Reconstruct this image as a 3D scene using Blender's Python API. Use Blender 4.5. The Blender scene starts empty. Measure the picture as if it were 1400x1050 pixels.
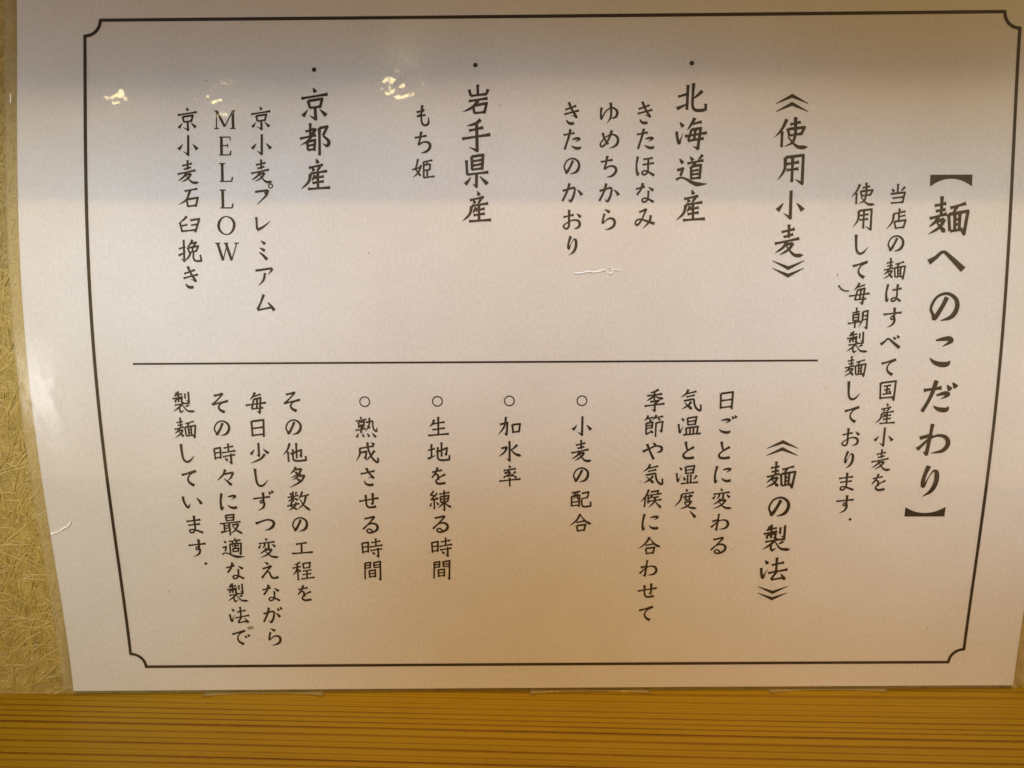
import bpy, math, random
import numpy as np
from mathutils import Matrix, Vector

scene = bpy.context.scene
random.seed(7)
rng = np.random.default_rng(7)
MM = 0.001

# ------------------------------------------------------------------ camera
cam_data = bpy.data.cameras.new("camera")
cam_data.sensor_width = 36.0
cam_data.lens = 27.03
cam_data.clip_start = 0.01
cam_data.clip_end = 50.0
cam = bpy.data.objects.new("camera", cam_data)
scene.collection.objects.link(cam)
cam.matrix_world = Matrix((
    (0.99997983, 0.00434831, -0.00463046, 0.13749466),
    (-0.00514273, 0.12633048, -0.99197488, -0.22880858),
    (-0.00372844, 0.99197868, 0.12635029, 0.12607548),
    (0, 0, 0, 1)))
scene.camera = cam

# ------------------------------------------------------------------ node helpers
class N:
    """a float socket with arithmetic, so that shading maths reads as maths"""
    tree = None
    def __init__(self, s): self.s = s
    @staticmethod
    def op(kind, *a):
        n = N.tree.nodes.new("ShaderNodeMath"); n.operation = kind
        for i, x in enumerate(a):
            if isinstance(x, N): N.tree.links.new(x.s, n.inputs[i])
            else: n.inputs[i].default_value = x
        return N(n.outputs[0])
    def __add__(self, o): return N.op("ADD", self, o)
    __radd__ = __add__
    def __sub__(self, o): return N.op("SUBTRACT", self, o)
    def __rsub__(self, o): return N.op("SUBTRACT", o, self)
    def __mul__(self, o): return N.op("MULTIPLY", self, o)
    __rmul__ = __mul__
    def __truediv__(self, o): return N.op("DIVIDE", self, o)
    def exp(self): return N.op("EXPONENT", self)

def smooth(x, a, b):
    n = N.tree.nodes.new("ShaderNodeMapRange"); n.interpolation_type = "SMOOTHSTEP"
    N.tree.links.new(x.s, n.inputs["Value"])
    n.inputs["From Min"].default_value = a; n.inputs["From Max"].default_value = b
    return N(n.outputs["Result"])

def gauss(x, c, s):
    d = (x - c) * (1.0 / s)
    return (d * d * -1.0).exp()

def colour(c):
    n = N.tree.nodes.new("ShaderNodeRGB"); n.outputs[0].default_value = (*c, 1); return n.outputs[0]

def vscale(col, f):
    n = N.tree.nodes.new("ShaderNodeVectorMath"); n.operation = "SCALE"
    N.tree.links.new(col, n.inputs[0])
    if isinstance(f, N): N.tree.links.new(f.s, n.inputs["Scale"])
    else: n.inputs["Scale"].default_value = f
    return n.outputs[0]

def vadd(a, b):
    n = N.tree.nodes.new("ShaderNodeVectorMath"); n.operation = "ADD"
    N.tree.links.new(a, n.inputs[0]); N.tree.links.new(b, n.inputs[1]); return n.outputs[0]

# ------------------------------------------------------------------ world: the dining room in front of the wall
world = bpy.data.worlds.new("World"); scene.world = world
world.use_nodes = True
wt = world.node_tree; N.tree = wt
bg = wt.nodes["Background"]
tc = wt.nodes.new("ShaderNodeTexCoord")
sep = wt.nodes.new("ShaderNodeSeparateXYZ"); wt.links.new(tc.outputs["Generated"], sep.inputs[0])
dx, dy, dz = (N(sep.outputs[i]) for i in range(3))
dep = N.op("MAXIMUM", dy * -1.0, 0.12)
az = dx / dep                      # left/right of the direction that looks straight out of the wall
el = dz / dep                      # its height
front = smooth(dy * -1.0, -0.05, 0.15)
person = gauss(az, 0.10, 0.40) * smooth(el, 0.25, -0.15)    # someone dark standing in the middle of the room
room = smooth(el, -1.6, -0.5) * smooth(el, 0.55, 0.15) * (1.0 - person * 0.9)
warm_c = vscale(colour((0.79, 0.51, 0.22)), room)
spot_c = vscale(colour((5.0, 5.0, 4.8)), gauss(az, -0.60, 0.026) * gauss(el, -0.21, 0.12))
base = colour((0.004, 0.003, 0.002))
tot = vadd(warm_c, spot_c)
tot = vadd(vscale(tot, front), base)
wt.links.new(tot, bg.inputs["Color"])
bg.inputs["Strength"].default_value = 1.0

# ------------------------------------------------------------------ lamps
def area(name, loc, target, size, power, col):
    l = bpy.data.lights.new(name, "AREA"); l.shape = "DISK"; l.size = size
    l.energy = power; l.color = col
    o = bpy.data.objects.new(name, l); scene.collection.objects.link(o)
    o.location = loc
    o.rotation_euler = (Vector(target) - Vector(loc)).to_track_quat("-Z", "Y").to_euler()
    return o
def bulb(name, loc, r, power, col):
    l = bpy.data.lights.new(name, "POINT"); l.shadow_soft_size = r; l.energy = power; l.color = col
    o = bpy.data.objects.new(name, l); scene.collection.objects.link(o); o.location = loc
    return o
def spot(name, loc, target, half, r, power, col, wide=1.0):
    l = bpy.data.lights.new(name, "SPOT"); l.spot_size = 2 * math.radians(half); l.spot_blend = 1.0
    k = max(col); l.shadow_soft_size = r; l.energy = power * k; l.color = [c / k for c in col]
    o = bpy.data.objects.new(name, l); scene.collection.objects.link(o); o.location = loc
    o.rotation_euler = (Vector(target) - Vector(loc)).to_track_quat("-Z", "Y").to_euler()
    o.scale = (wide, 1, 1)
    return o
# warm ceiling lamps: the unseen shelf board above the notice cuts their light off
bulb("ceiling_lamp", (0.30, -0.885, 2.02), 0.012, 62, (1.0, 0.64, 0.22))
bulb("ceiling_lamp", (-0.20, -1.27, 2.05), 0.08, 52, (1.0, 0.72, 0.33))
spot("warm_fill_spot", (0.15, -0.60, 1.0), (0.16, -0.03, 0.012), 8.0, 0.02, 15, (0.85, 0.42, 0.08))  # added warm fill, no known lamp; brightens the foot of the sheet
# added fill spots imitating daylight: a slit beam mid-sheet, more from the left
spot("fill_spot", (0.14, -0.80, 0.77), (0.135, 0, 0.127), 3.7, 0.02, 15, (0.30, 0.50, 0.80), 3.2)
spot("fill_spot", (0.14, -0.80, 0.77), (0.135, 0, 0.123), 3.1, 0.02, 15, (0.36, 0.62, 1.0), 3.2)
spot("fill_spot", (-0.45, -0.80, 0.77), (-0.01, 0, 0.11), 4.6, 0.02, 15, (0.45, 0.44, 0.42), 2.2)
spot("fill_spot", (-0.35, -0.80, 0.80), (-0.02, 0, 0.13), 6.0, 0.12, 15, (0.46, 0.95, 1.75))
spot("fill_spot", (0.75, -0.80, 0.60), (0.315, 0, 0.035), 5.0, 0.02, 15, (0.24, 0.34, 0.52), 1.6)
spot("fill_spot", (0.95, -0.70, 0.42), (0.31, 0, 0.05), 6.0, 0.05, 15, (0.65, 0.42, 0.25))  # warm fill added for the sheet's lower right
spot("fill_spot", (-0.80, -0.80, 0.25), (0.0, 0, 0.075), 6.0, 0.02, 15, (1.2, 1.40, 1.42), 0.7)
spot("fill_spot", (0.90, -0.70, 0.50), (0.31, 0, 0.115), 5.0, 0.02, 15, (0.75, 1.05, 1.4), 1.5)
# three small hanging lamps further back in the room; the film mirrors them
bulb("hanging_lamp", (-1.06, -2.0, 1.225), 0.042, 1.3, (1.0, 0.83, 0.36))
bulb("hanging_lamp", (-0.74, -2.0, 1.17), 0.042, 1.3, (1.0, 0.83, 0.36))
bulb("hanging_lamp", (-0.215, -2.0, 1.125), 0.042, 1.3, (1.0, 0.83, 0.36))

scene.view_settings.view_transform = "Standard"
scene.view_settings.look = "None"
scene.view_settings.exposure = 0.0
scene.view_settings.gamma = 1.0
scene.view_settings.use_curve_mapping = False

# ------------------------------------------------------------------ object helpers
def link(o, parent=None):
    scene.collection.objects.link(o)
    if parent is not None: o.parent = parent
    return o
def mesh_obj(name, verts, faces, mat, parent=None, uvs=None, smooth_shade=False):
    me = bpy.data.meshes.new(name)
    me.from_pydata([tuple(map(float, v)) for v in verts], [], [tuple(f) for f in faces])
    if uvs is not None:
        lay = me.uv_layers.new(name="sheet_mm")
        uv = np.asarray(uvs, dtype=np.float32)
        idx = np.zeros(len(me.loops), dtype=np.int32); me.loops.foreach_get("vertex_index", idx)
        lay.data.foreach_set("uv", uv[idx].ravel())
    if smooth_shade:
        me.polygons.foreach_set("use_smooth", np.ones(len(me.polygons), dtype=bool))
    me.materials.append(mat); me.update()
    return link(bpy.data.objects.new(name, me), parent)
def tag(o, label=None, cat=None, group=None, kind=None):
    if label: o["label"] = label
    if cat: o["category"] = cat
    if group: o["group"] = group
    if kind: o["kind"] = kind
    return o

# ------------------------------------------------------------------ materials
def new_mat(name):
    m = bpy.data.materials.new(name); m.use_nodes = True
    N.tree = m.node_tree
    return m, m.node_tree, m.node_tree.nodes["Principled BSDF"]
def texnoise(t, vec, scale, detail=2.0, rough=0.5):
    n = t.nodes.new("ShaderNodeTexNoise"); n.inputs["Scale"].default_value = scale
    n.inputs["Detail"].default_value = detail; n.inputs["Roughness"].default_value = rough
    if vec is not None: t.links.new(vec, n.inputs["Vector"])
    return n
def mapping(t, vec, scale=(1, 1, 1), rot=(0, 0, 0), loc=(0, 0, 0)):
    n = t.nodes.new("ShaderNodeMapping"); t.links.new(vec, n.inputs["Vector"])
    n.inputs["Scale"].default_value = scale; n.inputs["Rotation"].default_value = rot
    n.inputs["Location"].default_value = loc
    return n.outputs[0]
def ramp(t, fac, stops):
    n = t.nodes.new("ShaderNodeValToRGB"); t.links.new(fac, n.inputs[0])
    e = n.color_ramp.elements
    while len(e) < len(stops): e.new(0.5)
    for i, (p, c) in enumerate(stops): e[i].position = p; e[i].color = (*c, 1)
    return n.outputs[0]
def bump(t, height, dist, strength=1.0, normal=None):
    n = t.nodes.new("ShaderNodeBump"); n.inputs["Strength"].default_value = strength
    n.inputs["Distance"].default_value = dist
    t.links.new(height.s if isinstance(height, N) else height, n.inputs["Height"])
    if normal is not None: t.links.new(normal, n.inputs["Normal"])
    return n.outputs[0]

def thin_fresnel(t, ior):
    """mirror share of a thin sheet: the same from both sides"""
    geo = t.nodes.new("ShaderNodeNewGeometry")
    back = N(geo.outputs["Backfacing"])
    i = back * (1.0 / ior) + (1.0 - back) * ior
    fr = t.nodes.new("ShaderNodeFresnel"); t.links.new(i.s, fr.inputs["IOR"])
    return fr
def mat_paper():
    m, t, b = new_mat("white_paper")
    uv = t.nodes.new("ShaderNodeUVMap").outputs[0]
    n1 = texnoise(t, mapping(t, uv, (1.0, 0.55, 1)), 1.25, 6, 0.8)
    n2 = texnoise(t, uv, 0.06, 3)
    c = ramp(t, n1.outputs["Fac"], [(0.28, (0.715, 0.695, 0.665)), (0.72, (0.885, 0.862, 0.835))])
    c2 = ramp(t, n2.outputs["Fac"], [(0.35, (0.97, 0.965, 0.96)), (0.65, (1, 1, 1))])
    mx = t.nodes.new("ShaderNodeMix"); mx.data_type = "RGBA"; mx.blend_type = "MULTIPLY"; mx.inputs[0].default_value = 1
    t.links.new(c, mx.inputs[6]); t.links.new(c2, mx.inputs[7]); t.links.new(mx.outputs[2], b.inputs["Base Color"])
    b.inputs["Roughness"].default_value = 0.75
    b.inputs["Specular IOR Level"].default_value = 0.2
    return m
def mat_ink():
    m, t, b = new_mat("dark_brown_ink")
    tcn = t.nodes.new("ShaderNodeTexCoord").outputs["Object"]
    n = texnoise(t, tcn, 900, 2)
    t.links.new(ramp(t, n.outputs["Fac"], [(0.3, (0.022, 0.013, 0.009)), (0.7, (0.042, 0.026, 0.017))]), b.inputs["Base Color"])
    b.inputs["Roughness"].default_value = 0.6
    b.inputs["Specular IOR Level"].default_value = 0.15
    return m
GLINTS = [(27.4, 30.4, 5.0, 4.5), (55.0, 31.6, 6.5, 5.5), (106.5, 28.4, 7.5, 4.5), (87, 174.5, 4, 3.5)]
def mat_film():
    m, t, b = new_mat("clear_laminate_film")
    t.nodes.remove(b)
    out = t.nodes["Material Output"]
    uv = t.nodes.new("ShaderNodeUVMap").outputs[0]
    s = t.nodes.new("ShaderNodeSeparateXYZ"); t.links.new(uv, s.inputs[0])
    u, v = N(s.outputs[0]), N(s.outputs[1])
    mask = None
    for (cu, cv, su, sv) in GLINTS:
        g = gauss(u, cu, su) * gauss(v, cv, sv)
        mask = g if mask is None else mask + g
    left = smooth(u, 11.0, 6.0) * smooth(v, 100, 112) * smooth(v, 150, 128)
    n_cell = texnoise(t, uv, 0.24, 0.6, 0.5)
    n_wave = texnoise(t, mapping(t, uv, (1, 0.6, 1)), 0.035, 1.5)
    n_fine = texnoise(t, mapping(t, uv, (1.0, 0.6, 1)), 1.1, 2)
    h = N(n_cell.outputs["Fac"]) * (mask * 1.0 + left * 0.28) * 0.15 + N(n_wave.outputs["Fac"]) * 0.12 + N(n_fine.outputs["Fac"]) * 0.003
    nb = bump(t, h, 0.001)
    fr = thin_fresnel(t, 1.72)
    gl = t.nodes.new("ShaderNodeBsdfGlossy"); gl.inputs["Roughness"].default_value = 0.06
    t.links.new(nb, gl.inputs["Normal"])
    tr = t.nodes.new("ShaderNodeBsdfTransparent"); tr.inputs[0].default_value = (0.97, 0.965, 0.95, 1)
    df = t.nodes.new("ShaderNodeBsdfDiffuse"); df.inputs[0].default_value = (0.64, 0.53, 0.28, 1)
    m1 = t.nodes.new("ShaderNodeMixShader")
    edge = smooth(u, 0.25, -0.1) + smooth(u, 296.8, 297.1)      # outside the paper the two films are fused and milky
    t.links.new((edge * 0.30 + 0.025).s, m1.inputs[0])
    t.links.new(tr.outputs[0], m1.inputs[1]); t.links.new(df.outputs[0], m1.inputs[2])
    m2 = t.nodes.new("ShaderNodeMixShader"); t.links.new(fr.outputs[0], m2.inputs[0])
    t.links.new(m1.outputs[0], m2.inputs[1]); t.links.new(gl.outputs[0], m2.inputs[2])
    t.links.new(m2.outputs[0], out.inputs["Surface"])
    return m
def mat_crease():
    m, t, b = new_mat("crease_glint_white")  # near-white base colour paints the lamp glint on the crease
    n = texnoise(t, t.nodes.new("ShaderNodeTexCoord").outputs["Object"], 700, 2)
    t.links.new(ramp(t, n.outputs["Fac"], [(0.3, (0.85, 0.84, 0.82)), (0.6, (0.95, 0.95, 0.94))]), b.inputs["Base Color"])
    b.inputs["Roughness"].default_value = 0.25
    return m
def mat_rim():
    m, t, b = new_mat("milky_film_rim")
    n = texnoise(t, t.nodes.new("ShaderNodeTexCoord").outputs["Object"], 60, 4, 0.7)
    t.links.new(ramp(t, n.outputs["Fac"], [(0.35, (0.42, 0.34, 0.17)), (0.65, (0.80, 0.74, 0.52))]), b.inputs["Base Color"])
    b.inputs["Roughness"].default_value = 0.22
    return m
def mat_tape():
    m, t, b = new_mat("clear_sticky_tape")
    t.nodes.remove(b)
    n = texnoise(t, t.nodes.new("ShaderNodeTexCoord").outputs["Object"], 400, 2)
    nb = bump(t, n.outputs["Fac"], 0.0004, 0.6)
    gl = t.nodes.new("ShaderNodeBsdfGlossy"); gl.inputs["Roughness"].default_value = 0.12; t.links.new(nb, gl.inputs["Normal"])
    tr = t.nodes.new("ShaderNodeBsdfTransparent"); tr.inputs[0].default_value = (0.985, 0.965, 0.90, 1)
    df = t.nodes.new("ShaderNodeBsdfDiffuse"); df.inputs[0].default_value = (0.66, 0.52, 0.24, 1)
    m1 = t.nodes.new("ShaderNodeMixShader"); m1.inputs[0].default_value = 0.32
    t.links.new(tr.outputs[0], m1.inputs[1]); t.links.new(df.outputs[0], m1.inputs[2])
    fr = thin_fresnel(t, 1.5)
    m2 = t.nodes.new("ShaderNodeMixShader"); t.links.new(fr.outputs[0], m2.inputs[0])
    t.links.new(m1.outputs[0], m2.inputs[1]); t.links.new(gl.outputs[0], m2.inputs[2])
    t.links.new(m2.outputs[0], t.nodes["Material Output"].inputs["Surface"])
    return m
def mat_wallpaper():
    m, t, b = new_mat("ochre_wallpaper_ground")
    o = t.nodes.new("ShaderNodeTexCoord").outputs["Object"]
    n1 = texnoise(t, o, 160, 5, 0.65); n2 = texnoise(t, o, 700, 3, 0.6)
    t.links.new(ramp(t, n1.outputs["Fac"], [(0.3, (0.24, 0.155, 0.020)), (0.5, (0.40, 0.285, 0.06)), (0.72, (0.47, 0.33, 0.075))]), b.inputs["Base Color"])
    b.inputs["Roughness"].default_value = 0.55
    t.links.new(bump(t, N(n1.outputs["Fac"]) + N(n2.outputs["Fac"]) * 0.35, 0.0012), b.inputs["Normal"])
    return m
def mat_fibre():
    m, t, b = new_mat("pale_straw_fibre")
    o = t.nodes.new("ShaderNodeTexCoord").outputs["Object"]
    n1 = texnoise(t, o, 300, 3)
    t.links.new(ramp(t, n1.outputs["Fac"], [(0.3, (0.38, 0.262, 0.045)), (0.7, (0.49, 0.35, 0.085))]), b.inputs["Base Color"])
    b.inputs["Roughness"].default_value = 0.42
    return m
def mat_wood():
    m, t, b = new_mat("straight_grained_pine")
    o = t.nodes.new("ShaderNodeTexCoord").outputs["Object"]
    p = mapping(t, o, (1, 1, 1), (0, 0, 0.045))
    warp = texnoise(t, mapping(t, p, (0.7, 60, 60)), 1.0, 2, 0.5)
    warp2 = texnoise(t, mapping(t, p, (1.2, 14, 14)), 1.0, 2, 0.5)
    s = t.nodes.new("ShaderNodeSeparateXYZ"); t.links.new(p, s.inputs[0])
    y = N(s.outputs[1]) + (N(warp.outputs["Fac"]) - 0.5) * 0.0075 + (N(warp2.outputs["Fac"]) - 0.5) * 0.010
    cell = N.op("FLOOR", y / 0.0031)
    wn = t.nodes.new("ShaderNodeTexWhiteNoise"); wn.noise_dimensions = "1D"; t.links.new(cell.s, wn.inputs["W"])
    rnd = N(wn.outputs["Value"])                                   # every year ring has its own strength
    ring = N.op("FRACT", y / 0.0031)
    ring2 = N.op("FRACT", y / 0.00155 + 0.3)
    fib = texnoise(t, mapping(t, p, (30, 2200, 400)), 1.0, 4, 0.7)
    mot = texnoise(t, mapping(t, p, (14, 90, 70)), 1.0, 4, 0.6)
    spk = texnoise(t, mapping(t, p, (420, 2300, 800)), 1.0, 3, 0.7)
    rag = (N(spk.outputs["Fac"]) - 0.5) * 0.22 + (N(fib.outputs["Fac"]) - 0.5) * 0.16
    late = smooth(ring + rag, 0.42, 0.92) * (1.0 - smooth(ring + rag, 0.92, 1.0)) * (0.20 + rnd * 1.0)
    late2 = smooth(ring2 + rag, 0.5, 0.9) * (1.0 - smooth(ring2, 0.92, 1.0)) * (1.0 - rnd) * 0.35
    f = late * (0.55 + N(mot.outputs["Fac"]) * 0.5) + late2 + (N(fib.outputs["Fac"]) - 0.5) * 0.30 + (N(spk.outputs["Fac"]) - 0.5) * 0.55 + (N(mot.outputs["Fac"]) - 0.5) * 0.40
    c = ramp(t, f.s, [(0.0, (0.315, 0.200, 0.0080)), (0.35, (0.255, 0.148, 0.0050)), (0.75, (0.155, 0.070, 0.0028)), (1.0, (0.10, 0.037, 0.0018))])
    t.links.new(c, b.inputs["Base Color"])
    b.inputs["Roughness"].default_value = 0.6
    b.inputs["Specular IOR Level"].default_value = 0.15
    t.links.new(bump(t, N(fib.outputs["Fac"]) * 0.5 - late * 0.4, 0.00015), b.inputs["Normal"])
    return m
def mat_plain(name, c, r=0.6):
    m, t, b = new_mat(name)
    n = texnoise(t, t.nodes.new("ShaderNodeTexCoord").outputs["Object"], 1500, 3)
    t.links.new(ramp(t, n.outputs["Fac"], [(0.3, tuple(x * 0.75 for x in c)), (0.7, tuple(min(1, x * 1.2) for x in c))]), b.inputs["Base Color"])
    b.inputs["Roughness"].default_value = r
    return m
PAPER, INK, FILM, CREASE, TAPE = mat_paper(), mat_ink(), mat_film(), mat_crease(), mat_tape()
GROUND, FIBRE, WOOD = mat_wallpaper(), mat_fibre(), mat_wood()
FOIL = None

# ------------------------------------------------------------------ the sheet's bent surface (u right, v down, millimetres)
VS = np.linspace(-10, 220, 461)
K0 = np.array([0.228876, -0.018886, -0.186898]); K1 = np.array([-0.058408, 0.040438, 0.03054]); BOW = -0.238323
FR = np.array([[0.999984, -0.005681, -0.00043], [0.005672, 0.999792, -0.019582], [0.000541, 0.019579, 0.999808]])
ORG = np.array([-148.5, 7.053518, -104.697767])
def _profile(k):
    t = (VS - 105) / 105; th = k[0] * t + k[1] * t * t + k[2] * t ** 3; dv = VS[1] - VS[0]
    d = np.cumsum(np.sin(th)) * dv; y = np.cumsum(np.cos(th)) * dv
    return y - np.interp(105, VS, y), d - np.interp(105, VS, d)
YL, DL = _profile(K0 - K1); YR, DR = _profile(K0 + K1)
def sheet(u, v, h=0.0):
    """point of the sheet in metres, lifted h millimetres towards the room"""
    u = np.asarray(u, float); v = np.asarray(v, float); s = u / 297.0; w = (u - 148.5) / 148.5
    Y = np.interp(v, VS, YL) * (1 - s) + np.interp(v, VS, YR) * s
    D = np.interp(v, VS, DL) * (1 - s) + np.interp(v, VS, DR) * s + BOW * w * w
    P = np.stack([u - 148.5, D, -Y], -1) - ORG
    P = P @ FR.T
    P[..., 1] -= h
    return P * MM
def grid(us, vs, h):
    U, V = np.meshgrid(us, vs); P = sheet(U, V, h).reshape(-1, 3); n = len(us)
    F = [(j * n + i, j * n + i + 1, (j + 1) * n + i + 1, (j + 1) * n + i) for j in range(len(vs) - 1) for i in range(n - 1)]
    F = [f[::-1] for f in F]
    return P, F, np.stack([U.ravel(), V.ravel()], -1)

# ------------------------------------------------------------------ brush lettering
W_H = [(0, 1.15), (.15, .82), (.6, .78), (.88, 1.0), (1, 1.2)]
W_V = [(0, 1.25), (.2, .98), (.8, .95), (1, 1.05)]
W_P = [(0, 1.3), (.3, 1.05), (.7, .8), (1, .15)]
W_N = [(0, .5), (.4, .85), (.75, 1.4), (.84, 1.45), (1, .15)]
W_D = [(0, .35), (.6, 1.2), (.85, 1.5), (1, .9)]
W_T = [(0, 1.3), (.5, .85), (1, .15)]
def catmull(P, n=7):
    P = np.asarray(P, float)
    if len(P) < 3: return np.array([P[0] + (P[-1] - P[0]) * t for t in np.linspace(0, 1, n)])
    Q = np.vstack([2 * P[0] - P[1], P, 2 * P[-1] - P[-2]]); out = []
    for i in range(1, len(Q) - 2):
        for t in np.linspace(0, 1, n, endpoint=False):
            a, b, c, d = Q[i - 1], Q[i], Q[i + 1], Q[i + 2]
            out.append(0.5 * (2 * b + (c - a) * t + (2 * a - 5 * b + 4 * c - d) * t * t + (3 * b - a - 3 * c + d) * t ** 3))
    out.append(P[-1]); return np.array(out)
class Ink:
    """collects brush strokes (in sheet millimetres) and links them as one printed mesh"""
    def __init__(self): self.v = []; self.h = []; self.f = []; self.k = 0
    def lift(self): self.k = (self.k + 1) % 24; return 0.040 + 0.0012 * self.k
    def poly(self, pts):
        b = len(self.v); h = self.lift()
        for p in pts: self.v.append(p); self.h.append(h)
        self.f.append(tuple(range(b, b + len(pts)))[::-1])
    def ribbon(self, C, Wd, closed=False):
        C = np.asarray(C, float); Wd = np.asarray(Wd, float)
        T = np.gradient(C, axis=0)
        if closed: T[0] = T[-1] = C[1] - C[-2]
        T /= np.maximum(np.linalg.norm(T, axis=1, keepdims=True), 1e-9)
        Nn = np.stack([-T[:, 1], T[:, 0]], -1) * (Wd[:, None] / 2); b = len(self.v); h = self.lift()
        for c, n in zip(C, Nn): self.v += [tuple(c + n), tuple(c - n)]; self.h += [h, h]
        for i in range(len(C) - 1): self.f.append((b + 2 * i, b + 2 * i + 1, b + 2 * i + 3, b + 2 * i + 2))
    def disc(self, c, r, n=16):
        self.poly([(c[0] + r * math.cos(a), c[1] + r * math.sin(a)) for a in np.linspace(0, 2 * math.pi, n, endpoint=False)])
    def glyph(self, spec, cx, cy, em, wfac=1.0):
        strokes = spec.split(";"); W = max(7.4, 9.15 - 0.11 * len(strokes)) * wfac
        X = lambda P: np.stack([cx + (P[:, 0] - 50) * em / 100, cy + (P[:, 1] - 50) * em / 100], -1)
        for st in strokes:
            k, rest = st[0], st[2:]
            if k == "l":
                a, b, w = rest.split(" "); P = np.array([list(map(float, a.split(","))), list(map(float, b.split(",")))])
                self.ribbon(X(catmull(P, 3)), [float(w) * 1.22 * em / 100] * 3); continue
            if k == "o":
                c, r = rest.split(" "); c = list(map(float, c.split(","))); r = float(r)
                A = np.linspace(0, 2 * math.pi, 21); P = np.stack([c[0] + r * np.cos(A), c[1] + r * np.sin(A)], -1)
                self.ribbon(X(P), [5 * em / 100] * 21, True); continue
            P = np.array([list(map(float, q.split(","))) for q in rest.split(" ")])
            if k == "w":
                C = catmull(P); C[:, 2] = np.maximum(C[:, 2], 0.08)
                self.ribbon(X(C[:, :2]), C[:, 2] * W * 0.93 * em / 100); continue
            if k in "hvpndt":
                prof = {"h": W_H, "v": W_V, "p": W_P, "n": W_N, "d": W_D, "t": W_T}[k]
                C = catmull(P, 9); L = np.concatenate([[0], np.cumsum(np.linalg.norm(np.diff(C, axis=0), axis=1))]); L /= L[-1]
                self.ribbon(X(C), np.interp(L, [a for a, _ in prof], [b for _, b in prof]) * W * em / 100); continue
            # z: strokes that turn a corner; k: the same with a flicked hook at the end
            w = np.full(len(P), 1.0); w[0] = 1.05
            if k == "k": w[-1] = 0.1; w[-2] = 1.1
            for i in range(len(P) - 1):
                self.ribbon(X(P[i:i + 2]), [w[i] * W * em / 100, w[i + 1] * W * em / 100])
                if i > 0: self.disc(X(P[i:i + 1])[0], w[i] * W * em / 200 * 1.05, 10)
    def build(self, name, parent, mat=None):
        V = np.array(self.v); P = sheet(V[:, 0], V[:, 1], 0.0); P[:, 1] -= np.array(self.h) * MM
        return mesh_obj(name, P, self.f, mat or INK, parent)

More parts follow.
